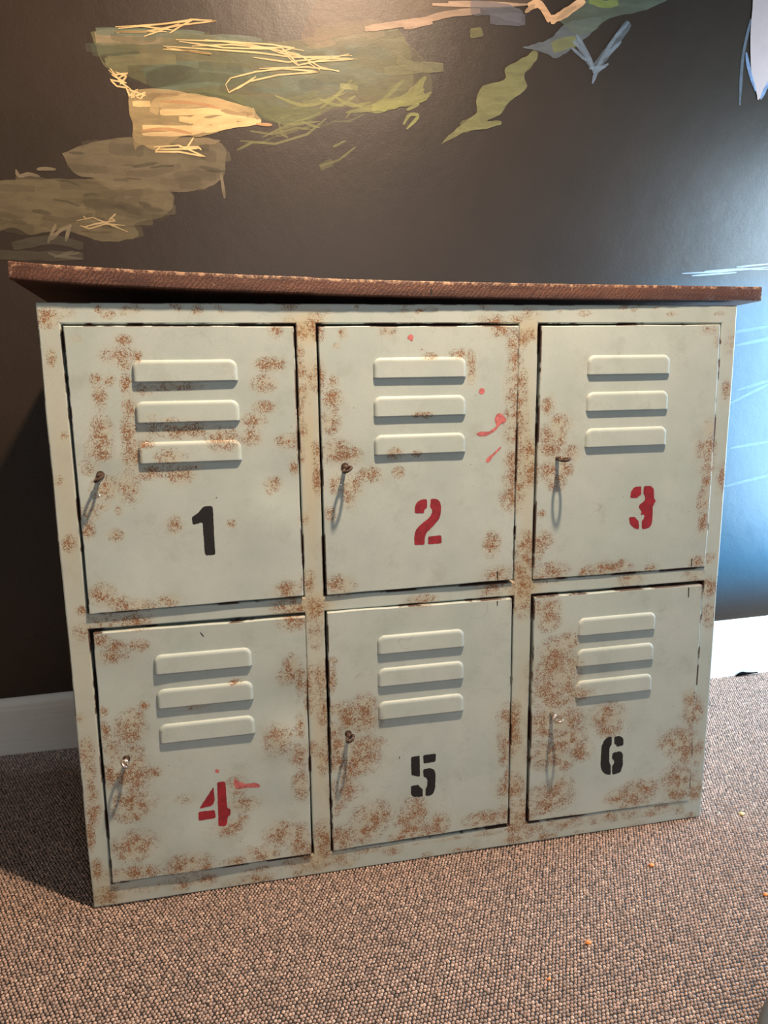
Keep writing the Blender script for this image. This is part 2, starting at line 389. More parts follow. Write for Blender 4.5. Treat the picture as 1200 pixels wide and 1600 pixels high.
stroke('a', 9, (.22, .18, .12), .55, [(50, 530), (60, 550), (90, 545), (125, 552)], [(115, 530), (140, 528), (175, 530)], [(150, 760), (175, 700)], [(205, 755), (220, 700)], [(160, 750), (190, 720), (225, 705)], [(690, 540), (702, 620)])
stroke('a', 4, (.40, .30, .16), .6, [(240, 690), (290, 680), (340, 700), (400, 725)], [(260, 710), (300, 700), (360, 690), (345, 680)], [(340, 690), (362, 668)], [(250, 705), (280, 715), (330, 700), (390, 705)], [(270, 685), (260, 675)])
stroke('a', 24, (.11, .10, .072), .3, [(-20, 795), (100, 800), (260, 800)], [(40, 770), (160, 750), (260, 770)])
stroke('a', 7, (.16, .14, .10), .35, [(150, 790), (180, 800), (260, 810)], [(170, 805), (230, 785)], [(190, 800), (250, 790)])
# bright patch
area('a', (.34, .25, .12), .6, [(400, 285), (500, 278), (640, 300), (740, 325), (800, 355), (812, 385), (700, 405), (640, 425), (560, 430), (500, 470), (420, 440), (415, 390), (402, 340)])
stroke('a', 24, (.52, .37, .175), .5, [(480, 355), (500, 318), (620, 312), (760, 345), (795, 358)], [(500, 330), (640, 320), (720, 335)])
stroke('a', 16, (.62, .45, .21), .7, [(415, 325), (470, 325)], [(500, 352), (600, 350), (690, 345)], [(590, 382), (660, 350), (770, 365)], [(560, 372), (640, 380), (740, 378)])
stroke('a', 14, (.64, .46, .22), .7, [(445, 398), (560, 402), (680, 398), (815, 380)], [(600, 400), (700, 370), (800, 378)], [(640, 410), (740, 390)])
stroke('a', 12, (.66, .47, .24), .6, [(445, 420), (560, 418), (660, 405)])
stroke('a', 8, (.40, .22, .10), .75, [(440, 410), (520, 404), (600, 418)], [(500, 318), (600, 322), (690, 340)], [(800, 388), (850, 391)])
stroke('a', 10, (.26, .17, .085), .45, [(690, 345), (740, 355), (790, 357)], [(460, 300), (560, 296)])
area('a', (.24, .18, .10), .5, [(416, 425), (520, 432), (620, 430), (690, 440), (640, 455), (520, 450), (440, 455), (420, 470)])
stroke('a', 4, GOLD, .72, [(360, 85), (520, 75), (600, 62), (675, 66), (560, 80), (455, 100), (360, 100), (520, 100)], [(370, 90), (580, 68), (600, 60)], [(450, 115), (560, 75)], [(530, 105), (560, 85), (605, 62)], [(420, 80), (540, 95)],
       [(550, 125), (700, 130), (850, 140), (950, 160)], [(510, 145), (660, 155), (800, 165), (920, 180), (1100, 175)], [(510, 155), (600, 160), (660, 170), (520, 150)], [(640, 125), (780, 140), (930, 170), (1000, 210), (1060, 225)],
       [(850, 140), (920, 150), (870, 165), (960, 180), (1115, 185), (960, 195), (1000, 220)], [(705, 265), (720, 245), (800, 225), (880, 215), (1000, 225), (870, 235), (780, 255), (715, 290), (705, 265)], [(810, 215), (960, 210), (1060, 222)],
       [(790, 180), (900, 195), (1030, 180)], [(740, 280), (800, 240)], [(560, 130), (700, 150), (850, 155)], [(600, 145), (720, 140), (830, 150), (900, 175)], [(900, 180), (930, 205), (1000, 190), (1090, 170)], [(780, 150), (880, 150), (930, 200)])
stroke('a', 4.4, (.70, .50, .24), .75, [(340, 220), (370, 245), (400, 230), (350, 235), (395, 260), (345, 250), (365, 270), (395, 275), (405, 300), (430, 280), (410, 305), (455, 290), (440, 310), (420, 300)], [(345, 215), (380, 260), (410, 280)], [(360, 225), (395, 240), (375, 265)], [(400, 280), (455, 300)],
       [(480, 460), (560, 455), (640, 490), (560, 475), (485, 475), (500, 460)], [(580, 470), (605, 430)], [(560, 460), (620, 460), (630, 470)], [(490, 468), (620, 465)])
# top right
area('b', (.24, .155, .10), .26, [(-200, -20), (460, -20), (460, 14), (300, 35), (180, 60), (80, 75), (0, 85), (-160, 120), (-260, 130)])
stroke('b', 16, (.40, .26, .165), .65, [(-60, 92), (20, 80), (120, 65), (200, 45), (300, 35)], [(60, 85), (150, 68)])
stroke('b', 9, (.42, .27, .17), .7, [(150, 15), (300, 18), (450, 15)], [(200, 8), (420, 14)])
stroke('b', 34, (.155, .145, .155), .4, [(270, 25), (350, 30), (430, 55)], [(330, 60), (440, 62)])
stroke('b', 36, (.19, .17, .07), .45, [(285, 88), (290, 118)])
area('b', (.155, .165, .165), .5, [(430, 150), (480, 135), (520, 120), (560, 80), (620, 60), (680, 60), (640, 110), (590, 150), (540, 182), (500, 165)])
area('b', (.13, .145, .10), .5, [(540, 60), (650, -10), (880, -10), (820, 30), (700, 60), (660, 95), (600, 110)])
area('b', (.195, .180, .075), .6, [(180, 450), (240, 390), (290, 350), (285, 310), (310, 270), (380, 245), (378, 212), (430, 185), (470, 158), (480, 180), (440, 230), (442, 280), (390, 320), (360, 360), (320, 380), (365, 378), (352, 395), (260, 412)])
stroke('b', 30, (.21, .195, .085), .35, [(300, 340), (340, 290), (420, 262)], [(400, 225), (460, 190)], [(240, 400), (300, 380)])
stroke('b', 28, (.20, .19, .065), .5, [(525, 150), (570, 135), (600, 130)])
stroke('b', 18, (.19, .21, .06), .65, [(640, 0), (690, 15), (730, 5)])
stroke('b', 20, (.60, .33, .165), .85, [(450, 22), (485, 15), (520, 66)], [(518, 66), (560, 45), (625, 0)])
stroke('b', 10, (.45, .27, .14), .7, [(470, 15), (440, 40)], [(540, 60), (600, 20)])
stroke('b', 9, (.22, .25, .28), .5, [(590, 130), (620, 160), (655, 220)], [(655, 230), (690, 170), (720, 120), (765, 70)], [(650, 262), (665, 225), (700, 200)], [(600, 110), (640, 180), (655, 230)], [(690, 180), (740, 130)], [(585, 150), (630, 190)], [(640, 215), (690, 210)])
stroke('b', 22, (.20, .23, .25), .28, [(655, 220), (700, 160), (765, 72)], [(600, 120), (650, 210)])
area('b', (.24, .23, .07), .6, [(-20, 318), (0, 310), (60, 300), (110, 250), (130, 243), (122, 290), (150, 290), (120, 320), (60, 335), (0, 347), (-40, 345)])
stroke('b', 9, (.26, .25, .085), .55, [(60, 390), (80, 360), (105, 365), (70, 405)], [(-40, 330), (60, 315), (125, 280)], [(0, 340), (90, 310), (140, 300)], [(70, 345), (110, 325)], [(80, 320), (115, 255)])
stroke('b', 24, (.195, .18, .09), .45, [(40, 185), (90, 208), (185, 212)], [(0, 225), (120, 215)])
area('b', (.17, .15, .075), .22, [(-60, 140), (0, 122), (60, 128), (100, 160), (130, 200), (150, 290), (100, 320), (20, 310), (-50, 325), (-110, 260), (-100, 190)])
area('b', (.36, .27, .25), .98, [(1152, -20), (1220, -20), (1220, 230), (1190, 270), (1170, 312), (1158, 275), (1144, 190)])
stroke('b', 9, (.25, .33, .50), .5, [(1130, 165), (1140, 220), (1160, 285)], [(1175, 312), (1195, 270), (1215, 240)])
stroke('b', 8, (.20, .24, .30), .30, [(1145, 60), (1120, 180), (1110, 330)])
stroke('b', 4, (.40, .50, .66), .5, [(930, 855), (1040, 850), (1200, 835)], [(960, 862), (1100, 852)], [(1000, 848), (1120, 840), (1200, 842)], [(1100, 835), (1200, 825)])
# blue passage right of the lockers
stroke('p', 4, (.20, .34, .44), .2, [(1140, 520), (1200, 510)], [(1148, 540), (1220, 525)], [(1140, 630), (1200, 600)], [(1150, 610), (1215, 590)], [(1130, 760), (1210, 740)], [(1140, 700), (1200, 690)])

def mural_wall():
    X0, X1, Z1 = -2.2, XR, 2.6
    nx, nz = 140, 90
    xs = np.linspace(X0, X1, nx); zs = np.linspace(-.02, Z1, nz)
    V = [(x, YW, z) for z in zs for x in xs]; C = []
    for x, y, z in V:
        n = mnoise.fractal(Vector((x * 1.6, 3.1, z * 2.2)), 1.0, 2.0, 5)
        b = np.array([.025, .0172, .0122]) * (1 + .22 * n)
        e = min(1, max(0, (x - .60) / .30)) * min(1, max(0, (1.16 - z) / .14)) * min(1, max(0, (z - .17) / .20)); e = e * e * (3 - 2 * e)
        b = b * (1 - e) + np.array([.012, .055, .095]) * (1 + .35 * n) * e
        C.append((*b, 1.0))
    F = [(j * nx + i, j * nx + i + 1, (j + 1) * nx + i + 1, (j + 1) * nx + i) for j in range(nz - 1) for i in range(nx - 1)]
    off = .00010
    for kind, k, w, col, a, pts in MURAL:
        y = YW - off; off += .000006
        W = lambda q: on_plane(*crop(k, *q), 1, YW)
        b = len(V)
        if kind == 'p':
            q = catmull(pts + [pts[0]], 5)[:-1]
            q = [(p[0] + 5 * mnoise.noise(Vector((p[0] * .05, p[1] * .05, off * 3.6e5))), p[1] + 5 * mnoise.noise(Vector((p[1] * .05, 9 + p[0] * .05, off * 3.6e5)))) for p in q]
            pp = [W(p) for p in q]
            V += [(p[0], y, p[2]) for p in pp]
            tri = tessellate_polygon([[Vector((p[0], p[2], 0)) for p in pp]])
            for t in tri:
                A, B, Cc = (Vector((pp[i][0], pp[i][2])) for i in t)
                ar = (B - A).x * (Cc - A).y - (B - A).y * (Cc - A).x
                F.append(tuple(b + i for i in (t if ar > 0 else t[::-1])))
            C += [(*col, min(a, .98))] * len(pp)
        else:
            sc = CROP[k][2]
            q = catmull(pts, 7) if w > 6 else polyline(pts); n = len(q)
            P = [W(p) for p in q]
            hw = w * .5 / sc / F_PX * np.linalg.norm(P[n // 2] - CAM)
            for i in range(n):
                t = P[min(i + 1, n - 1)] - P[max(i - 1, 0)]; t = np.array([t[0], t[2]]); t /= np.linalg.norm(t) + 1e-9
                e = min(i, n - 1 - i) / max(1, n * .18); tap = min(1, (.78 if w > 12 else .45) + .55 * e)
                h = hw * tap * (1 + .28 * mnoise.noise(Vector((i * .45, off * 2.8e5, 0))))
                nn = np.array([-t[1], t[0]]) * h
                V += [(P[i][0] + nn[0], y, P[i][2] + nn[1]), (P[i][0] - nn[0], y, P[i][2] - nn[1])]
                C += [(*col, min(a, .98))] * 2
            for i in range(n - 1): F.append((b + 2 * i, b + 2 * i + 1, b + 2 * i + 3, b + 2 * i + 2))
    o = pydata('wall_back', V, F, WALL)
    a = o.data.attributes.new('paint', 'FLOAT_COLOR', 'POINT'); a.data.foreach_set('color', np.array(C, np.float32).ravel())
    return structure(o)
mural_wall()

# right-hand wall (out of frame) with the window the daylight comes through
bm = bmesh.new()
wy0, wy1, wz0, wz1 = WIN_C[1] - WIN_SIZE[0] / 2, WIN_C[1] + WIN_SIZE[0] / 2, WIN_C[2] - WIN_SIZE[1] / 2, WIN_C[2] + WIN_SIZE[1] / 2
for a in ((-2.4, wy0, 0, 2.6), (wy1, YW, 0, 2.6), (wy0, wy1, 0, wz0), (wy0, wy1, wz1, 2.6)): box(bm, XR + .002, XR + .10, *a)
structure(from_bm('wall_right', bm, WHITEWALL))
bm = bmesh.new()
for a in ((wy0, wy0 + .05, wz0, wz1), (wy1 - .05, wy1, wz0, wz1), (wy0 + .05, wy1 - .05, wz0, wz0 + .05), (wy0 + .05, wy1 - .05, wz1 - .05, wz1)): box(bm, XR + .02, XR + .08, *a)
structure(from_bm('window_1', bm, SKIRT))

# skirting board with a rounded top
def skirting():
    xs = np.linspace(-2.2, XR, 90); V = []; F = []
    prof = [(.603, 0.0), (.603, .80), (.6045, .905), (.6060, .925), (.6100, .965), (.6155, .995), (.6200, 1.0)]
    for x in xs:
        top = .1495 + .0155 * x
        for y, f in prof:
            w = .0012 * mnoise.noise(Vector((x * 4, f * 3, 2)))
            V.append((x, y + w * (f < .99), -.006 + (top + .006) * f))
    m = len(prof)
    for i in range(len(xs) - 1):
        for j in range(m - 1): F.append((i * m + j, (i + 1) * m + j, (i + 1) * m + j + 1, i * m + j + 1))
    return structure(bevel(pydata('baseboard_back', V, F, SKIRT), .001, 1))
skirting()

# ------------------------------------------------------------------ locker cabinet
HW, DEPTH = .581, .50
DOORS = [[(-.5452, .9667), (-.2062, .9652), (-.2052, .5274), (-.5443, .5231)], [(-.1681, .9651), (.1679, .9656), (.1657, .5281), (-.1674, .525)],
         [(.2078, .9655), (.5464, .9672), (.5496, .5244), (.2045, .5247)], [(-.5421, .4911), (-.2037, .4908), (-.2067, .0467), (-.5464, .0456)],
         [(-.1667, .4951), (.1646, .4938), (.1666, .0494), (-.1685, .0444)], [(.2066, .4924), (.5454, .491), (.5505, .0417), (.208, .0465)]]
RUST = {
1: [(320,90,30,18),(110,85,25,15,.5),(300,160,70,35,.75),(385,165,15,20),(330,200,25,20),(335,290,20,40),(200,265,20,20),(260,270,20,20),(215,340,25,45),(350,400,25,50),(350,500,30,60),(360,600,35,70),(225,500,40,60),(215,580,50,45),(170,655,40,35,.7),(245,755,55,45),(340,745,45,55),(175,860,30,35),(230,835,20,15),(300,850,12,14),(285,960,28,22),(165,940,25,30),(550,915,25,28),(805,908,14,14),(975,200,55,25),(950,285,45,28),(950,390,40,22),(905,450,45,25),(895,525,38,28),(1060,540,45,25),(990,735,30,25),(975,770,10,10),(415,310,40,18),(540,295,110,14),(430,490,60,40,.6),(590,490,130,30),(530,615,55,35),(765,530,60,45),(440,680,60,25),(575,690,50,35),(640,655,30,10),(410,555,40,15),(450,440,25,20,.6),(525,450,30,12),(230,1225,50,40),(290,1255,50,25),(380,1275,80,22),(520,1255,40,22),(1055,1205,45,30),(1085,660,15,25),(1000,45,25,25),
 (1115,50,30,30),(1110,140,15,20),(1115,210,20,25),(1115,320,20,40),(1110,430,12,60),(1120,500,18,40),(1115,600,12,40),(1150,1175,25,35),(1190,50,20,40),(1190,250,25,60),(1190,620,15,60),(1190,720,15,60),(80,1000,25,30),(360,1345,60,25),(230,1345,60,25),(1085,1300,70,25),(1170,1290,40,40),(60,520,12,12),(0,170,15,30),(30,720,12,15),(140,1300,25,15),(1130,895,15,15),(1060,10,20,12),(-15,-20,40,25),(-20,10,40,20),(60,-35,40,20,.6),(250,-25,25,15),(210,-50,15,12),(360,-50,40,12),(330,-40,20,12),(650,-45,20,15),(1060,-60,30,10)],
2: [(70,45,30,40),(60,310,20,50),(5,390,20,40),(5,280,15,40),(75,680,15,40),(80,780,15,60),(90,850,15,40),(15,1020,15,25),(40,1320,30,40),(160,340,18,25),(155,420,40,40),(145,540,40,45),(175,160,10,12),(165,480,15,15),(170,680,60,50),(240,700,50,35),(270,700,20,20),(165,840,25,40),(250,850,45,45),(240,910,25,40),(340,795,45,30),(480,785,22,22),(145,990,20,30),(195,1345,60,45),(430,85,30,18),(205,100,15,20),(640,210,30,12),(790,200,50,18),(840,240,15,40),(840,310,15,30),(985,75,40,40),(950,35,60,25,.8),(1060,30,25,20),(1050,150,30,60),(1080,150,30,30),(1060,250,30,60),(1070,330,40,60),(1070,420,40,60),(1060,520,50,60),(1065,600,50,50),(1050,720,40,50),(1055,820,45,50),(1045,900,50,50),(1020,945,25,20),(940,1140,35,50),(970,1290,60,35),(1130,690,35,60),(1140,780,25,60),(1115,1150,40,60),(1110,1230,40,60),(1100,1330,70,40),(600,1415,60,20),(950,1345,70,35),(460,690,30,25),(570,690,20,12),(620,500,18,12),(565,500,15,8),(1100,110,40,30,.7)],
3: [(10,400,40,120,.8),(30,520,35,60),(35,640,40,60),(20,760,30,80),(25,880,30,80),(15,970,30,40),(90,740,30,60),(95,830,25,50),(50,170,25,30),(175,490,25,35),(230,575,45,35),(190,640,45,60),(240,640,20,50),(290,720,30,30),(180,700,50,40),(180,810,40,40),(255,800,35,35),(215,855,40,40),(80,1170,40,50),(150,1150,40,35),(130,1200,20,40),(50,1290,40,50),(190,1310,80,40),(350,1310,20,20),(470,1290,100,25),(540,1275,30,25),(685,1285,25,15),(145,1020,15,15),(970,600,25,40),(960,700,45,50),(965,780,30,60),(955,860,20,50),(940,960,25,60),(940,1060,20,50),(1060,410,15,40),(1080,190,25,50,.6),(1040,840,20,60),(975,110,50,30,.5),(1010,170,20,30,.5),(590,1340,50,30),(900,1330,50,35,.7),(970,1380,35,40),(980,1240,25,20),(910,1260,30,25),(90,30,50,30,.5),(100,130,40,30,.6)],
4: [(215,170,40,20),(275,190,40,20),(375,185,35,22),(255,235,60,25),(1035,85,60,30),(1025,280,30,45),(1010,320,40,30),(1060,330,15,60),(395,445,18,14),(335,545,60,60),(350,500,40,40),(265,635,40,40),(355,632,35,14),(220,470,18,18),(230,560,18,40),(365,690,40,40),(340,750,80,50),(430,730,35,18),(260,740,30,50),(350,860,80,60),(345,910,60,25),(355,1035,80,50),(340,1070,60,35),(350,1155,110,25),(590,1110,80,35),(570,1140,80,25),(650,1130,40,20),(785,1105,50,15),(910,1075,50,30),(845,1065,15,20),(985,985,65,40),(1060,1010,40,60),(1070,1050,50,30),(970,590,55,55),(1055,650,35,50),(1065,780,30,50),(1060,540,15,50),(790,790,40,40,.8),(820,865,55,25),(760,960,60,30),(810,930,25,15),(570,840,50,22,.5),(620,447,35,10),(785,342,22,10),(350,90,70,30),(140,130,50,40,.6),(120,500,12,15),(150,650,25,60),(165,740,20,40),(170,830,25,40),(180,900,25,50),(165,1000,15,60),(195,1150,20,40),(240,1260,50,30),(660,1190,40,20),(550,1220,30,20),(870,1190,60,20),(1110,1080,80,50),(1160,1010,40,60),(1100,360,20,80),(1150,330,20,60),(1160,480,20,60),(1160,680,20,50),(1010,20,60,30),(1110,30,60,40,.7),(1140,130,30,60,.5),(1020,0,30,20)],
5: [(125,410,25,15),(120,500,25,60),(80,500,20,50),(45,270,40,80,.6),(10,640,20,40),(150,660,45,35),(215,680,60,50),(300,650,50,60),(290,720,80,50),(230,730,70,40),(140,770,25,40),(160,850,60,60),(300,850,90,40),(270,910,90,60),(160,930,50,50),(270,960,80,40),(230,990,50,30),(200,1080,80,60,.8),(160,1150,40,60,.7),(340,1220,90,70),(380,1220,60,50),(180,1340,80,60),(290,1300,80,50),(560,1200,60,70),(550,1290,80,40),(680,1260,50,50),(620,1290,40,30),(470,1330,40,20),(500,1240,40,30),(950,1230,110,35),(1030,1200,30,50),(1060,1070,60,60),(1050,700,50,60),(1055,780,50,60),(1050,850,50,50),(1035,910,30,40),(1040,1000,10,40),(600,95,65,20),(960,40,60,40,.7),(1110,90,50,70,.8),(30,870,20,30),(80,930,25,50),(90,700,20,40),(40,1430,80,60),(90,1330,40,60),(1090,1230,60,70,.8),(1130,1160,30,40,.6),(180,1440,60,40,.6)],
6: [(150,210,50,40),(170,260,45,50),(190,200,30,30),(260,370,50,35),(200,420,70,60),(190,500,90,60),(240,540,70,50),(270,480,50,40),(180,600,80,60),(300,610,60,30),(200,650,70,30),(150,760,70,60),(240,740,80,60),(260,820,80,60),(320,880,50,40),(180,890,90,60),(230,940,50,30),(440,720,70,55),(450,780,50,30),(180,1100,90,60),(220,1050,60,40),(150,1140,50,40),(600,1070,80,45),(510,1100,60,35),(560,1110,80,30),(780,1020,70,70),(770,1080,50,30),(790,840,70,60),(740,840,50,35),(810,900,40,50),(850,700,40,60),(830,640,25,40),(870,890,30,60,.7),(860,1070,30,40),(930,120,30,35),(930,240,25,50),(50,190,40,60,.8),(40,70,60,50,.7),(10,720,30,60),(15,830,25,50),(10,1060,40,40),(60,1180,50,60),(250,1220,110,30,.7),(500,1190,140,25,.6),(700,1150,100,25,.6),(90,1260,80,40,.6),(20,1230,40,40)]}
SP = []                              # rust spots on the front plane: x, z, rx, rz, strength
for k, lst in RUST.items():
    for s in lst:
        x, y, rx, ry = s[:4]; st = s[4] if len(s) > 4 else 1.0
        p = on_plane(*crop(k, x, y), 1, -.003); q = on_plane(*crop(k, x + rx, y), 1, -.003); r = on_plane(*crop(k, x, y - ry), 1, -.003)
        SP.append((p[0], p[2], abs(q[0] - p[0]) + .001, abs(r[2] - p[2]) + .001, st))
for i in range(34):                  # the rusty foot rail
    x = -.56 + 1.12 * i / 33 + random.uniform(-.015, .015)
    SP.append((x, random.uniform(.002, .034), random.uniform(.008, .03), random.uniform(.003, .010), random.uniform(.45, .95)))
for i in range(26): SP.append((random.uniform(-.57, .57), random.uniform(.985, 1.0), random.uniform(.004, .012), random.uniform(.002, .005), random.uniform(.6, 1)))
SP = np.array(SP)
def rust_at(x, z):
    d = np.zeros(len(x))
    for a, b, rx, rz, st in SP:
        g = ((x - a) / rx) ** 2 + ((z - b) / rz) ** 2
        d = np.maximum(d, st * np.exp(-g * .75))
    return d
GR = [(-.187, .96, .03, .03, 1), (-.187, .75, .016, .20, .8), (-.187, .508, .03, .03, 1), (.187, .508, .03, .03, 1.), (.187, .96, .03, .02, .8), (.19, .72, .012, .2, .5), (-.187, .27, .016, .2, .55),
      (-.563, .73, .02, .25, .5), (-.563, .4, .02, .2, .35), (-.2, .03, .04, .03, .6), (.187, .25, .016, .2, .4), (-.56, .03, .05, .05, .5)]
def grime_at(x, z):
    d = np.zeros(len(x))
    for a, b, rx, rz, st in GR: d = np.maximum(d, st * np.exp(-((x - a) / rx) ** 2 - ((z - b) / rz) ** 2))
    return d

cabinet = bpy.data.objects.new('locker_cabinet', None); COL.objects.link(cabinet); cabinet.empty_display_size = .1
thing(cabinet, 'pale green rusted steel locker cabinet with six numbered louvred doors standing on carpet', 'locker')

def densify(stops, step):
    out = []
    for a, b in zip(stops[:-1], stops[1:]):
        n = max(1, int(round((b - a) / step))); out += list(np.linspace(a, b, n, endpoint=False))
    return out + [stops[-1]]
def frame():
    g = .0026
    xe = []; ze = []
    cx = [(-.5458, -.2058), (-.1679, .1672), (.2066, .5485)]; cz = [(.0443, .4935), (.5250, .9665)]
    xs = [-HW]; [xs.extend((a - g, b + g)) for a, b in cx]; xs.append(HW)
    zs = [0.0]; [zs.extend((a - g, b + g)) for a, b in cz]; zs.append(1.0)
    X = densify(xs, .0055); Z = densify(zs, .0055)
    inside = lambda x, z: any(a - g < x < b + g for a, b in cx) and any(a - g < z < b + g for a, b in cz)
    bm = bmesh.new(); G = {}
    def vt(i, j):
        if (i, j) not in G: G[i, j] = bm.verts.new((X[i], 0, Z[j]))
        return G[i, j]
    for i in range(len(X) - 1):
        for j in range(len(Z) - 1):
            if not inside((X[i] + X[i + 1]) / 2, (Z[j] + Z[j + 1]) / 2):
                bm.faces.new((vt(i, j), vt(i + 1, j), vt(i + 1, j + 1), vt(i, j + 1)))
    be = [e for e in bm.edges if e.is_boundary]
    r = bmesh.ops.extrude_edge_only(bm, edges=be)
    for v in [g_ for g_ in r['geom'] if isinstance(g_, bmesh.types.BMVert)]: v.co.y += .024
    # dents and waves of the sheet
    for v in bm.verts:
        x, y, z = v.co
        if y < .01: v.co.y += .0006 * mnoise.noise(Vector((x * 7, 1, z * 7)))
        if abs(x) > HW - .001:
            v.co.x += .0012 * mnoise.noise(Vector((z * 9, 3, x)))
    o = from_bm('front_frame', bm, PAINT, cabinet)
    co = np.empty(len(o.data.vertices) * 3); o.data.vertices.foreach_get('co', co); co = co.reshape(-1, 3)
    fattr(o, 'rust', rust_at(co[:, 0], co[:, 2])); fattr(o, 'grime', grime_at(co[:, 0], co[:, 2]))
    X_, Z_ = co[:, 0], co[:, 2]
    e = ((HW - np.abs(X_) < .002) | (Z_ < .002) | (Z_ > .998)) * .7
    for a, b in cx:
        for c_, d_ in cz:
            near = (X_ > a - g - .001) & (X_ < b + g + .001) & (Z_ > c_ - g - .001) & (Z_ < d_ + g + .001)
            e = np.maximum(e, near * .8)
    fattr(o, 'edge', e)
    return bevel(o, .0024, 2, 50)
frame()
# sheet body behind the frame
bm = bmesh.new(); box(bm, -HW + .001, HW - .001, .0242, DEPTH, 0.0, .968)
o = bevel(from_bm('body_shell', bm, PAINT, cabinet), .002)
bm = bmesh.new()
for cx in ((-.5484, -.2032), (-.1705, .1698), (.2040, .5511)):
    for cz in ((.0417, .4961), (.5224, .9672)): box(bm, cx[0] - .003, cx[1] + .003, .0226, .0240, cz[0] - .003, cz[1] + .003)
from_bm('door_backing', bm, DARK, cabinet)

LOUV_Z = ((.8825, .8205, .7580), (.4125, .3525, .2905)); LOUV_X = (-.374, -.003, .3715)
def louver(parent, cx, zb, off, w=.157, h=.0335, dep=.0050):
    nx, nz = 44, 20; R = .0062
    V = []; us = np.linspace(-w / 2, w / 2, nx); vs = np.linspace(0, h, nz)
    # concentrate samples at the rounded rims
    us = w / 2 * np.sign(us) * (np.abs(us) / (w / 2)) ** .55; vs = h * (1 - (1 - vs / h) ** 1.5)
    cr = .013
    for v in vs:
        for u in us:
            qx = abs(u) - (w / 2 - cr); qz = v - (h - cr)
            # signed distance inside a shape with two rounded top corners and an open foot
            d = cr - (math.hypot(max(qx, 0), max(qz, 0)) + min(max(qx, qz), 0)) if (qx > 0 or qz > 0) else min(cr - qx, cr - qz)
            x_, z_ = u, v
            if d < 0:                # pull the corner samples back onto the rounded outline
                k = cr / math.hypot(qx, qz); x_ = math.copysign(w / 2 - cr + qx * k, u); z_ = h - cr + qz * k; d = 0
            t = min(1, d / R); s = math.sqrt(max(0, 1 - (1 - t) ** 2))
            side = min(1, (w / 2 - abs(x_)) / .004); s = s * (.35 + .65 * math.sqrt(max(0, 1 - (1 - side) ** 2))) if side < 1 else s
            hgt = s * dep * (.90 + .10 * (1 - z_ / h))
            V.append((cx + x_, -.0024 + off - hgt, zb + z_))
    F = [(j * nx + i, j * nx + i + 1, (j + 1) * nx + i + 1, (j + 1) * nx + i) for j in range(nz - 1) for i in range(nx - 1)]
    b = len(V)                       # folded underside
    V += [(V[i][0], V[i][1] + .0012, zb + .0004) for i in range(nx)] + [(V[i][0], -.0016 + off, zb + .006) for i in range(nx)]
    F += [(b + i, b + i + 1, i + 1, i) for i in range(nx - 1)] + [(b + nx + i, b + nx + i + 1, b + i + 1, b + i) for i in range(nx - 1)]
    o = pydata('louver', V, F, PAINT, parent, True)
    co = np.array(V); fattr(o, 'rust', rust_at(co[:, 0], co[:, 2] ) * .9); fattr(o, 'edge', np.zeros(len(V))); fattr(o, 'grime', np.zeros(len(V)))
    return o

def keyhole_pos(k):
    pos = {1: (157, 742), 2: (539, 729), 3: (870, 716), 4: (197.5, 1186), 5: (544, 1146), 6: (861, 1113)}
    p = on_plane(*pos[k], 1, -.003); return p[0], p[2]
def door_y(k, x, z):                 # the sheet of each door: slight dishing, waves and dents
    zt, zb = (.966, .525) if k <= 3 else (.492, .046)
    t = (z - zb) / (zt - zb); A, B = {1: (.0028, .0), 2: (.0008, .0), 3: (-.0026, .0), 4: (.0016, .001), 5: (.0, -.0030), 6: (-.0008, -.0034)}[k]
    y = -.0042 + A * (1 - (2 * t - 1) ** 2) - A * .5 + B * (t - .5)
    y += .0007 * mnoise.noise(Vector((x * 6 + k * 3, 4, z * 6)))
    kx, kz = keyhole_pos(k)
    y += .0028 * math.exp(-(((x - kx) / .022) ** 2 + ((z - kz) / .022) ** 2)) * (.6 if k in (1, 2, 4) else .3)
    if k == 4:                       # the bumped, dented door
        for dx, dz, r, h in ((-.235, .34, .05, .0045), (-.245, .27, .03, -.0030), (-.50, .40, .05, .0028), (-.30, .13, .06, .0022), (-.42, .10, .05, -.0022), (-.49, .12, .03, .0020)):
            y += h * math.exp(-(((x - dx) / r) ** 2 + ((z - dz) / r) ** 2))
    if k == 1:
        for dx, dz, r, h in ((-.235, .72, .04, .0026), (-.26, .64, .05, -.0018), (-.44, .62, .06, .0018)): y += h * math.exp(-(((x - dx) / r) ** 2 + ((z - dz) / r) ** 2))
    return y

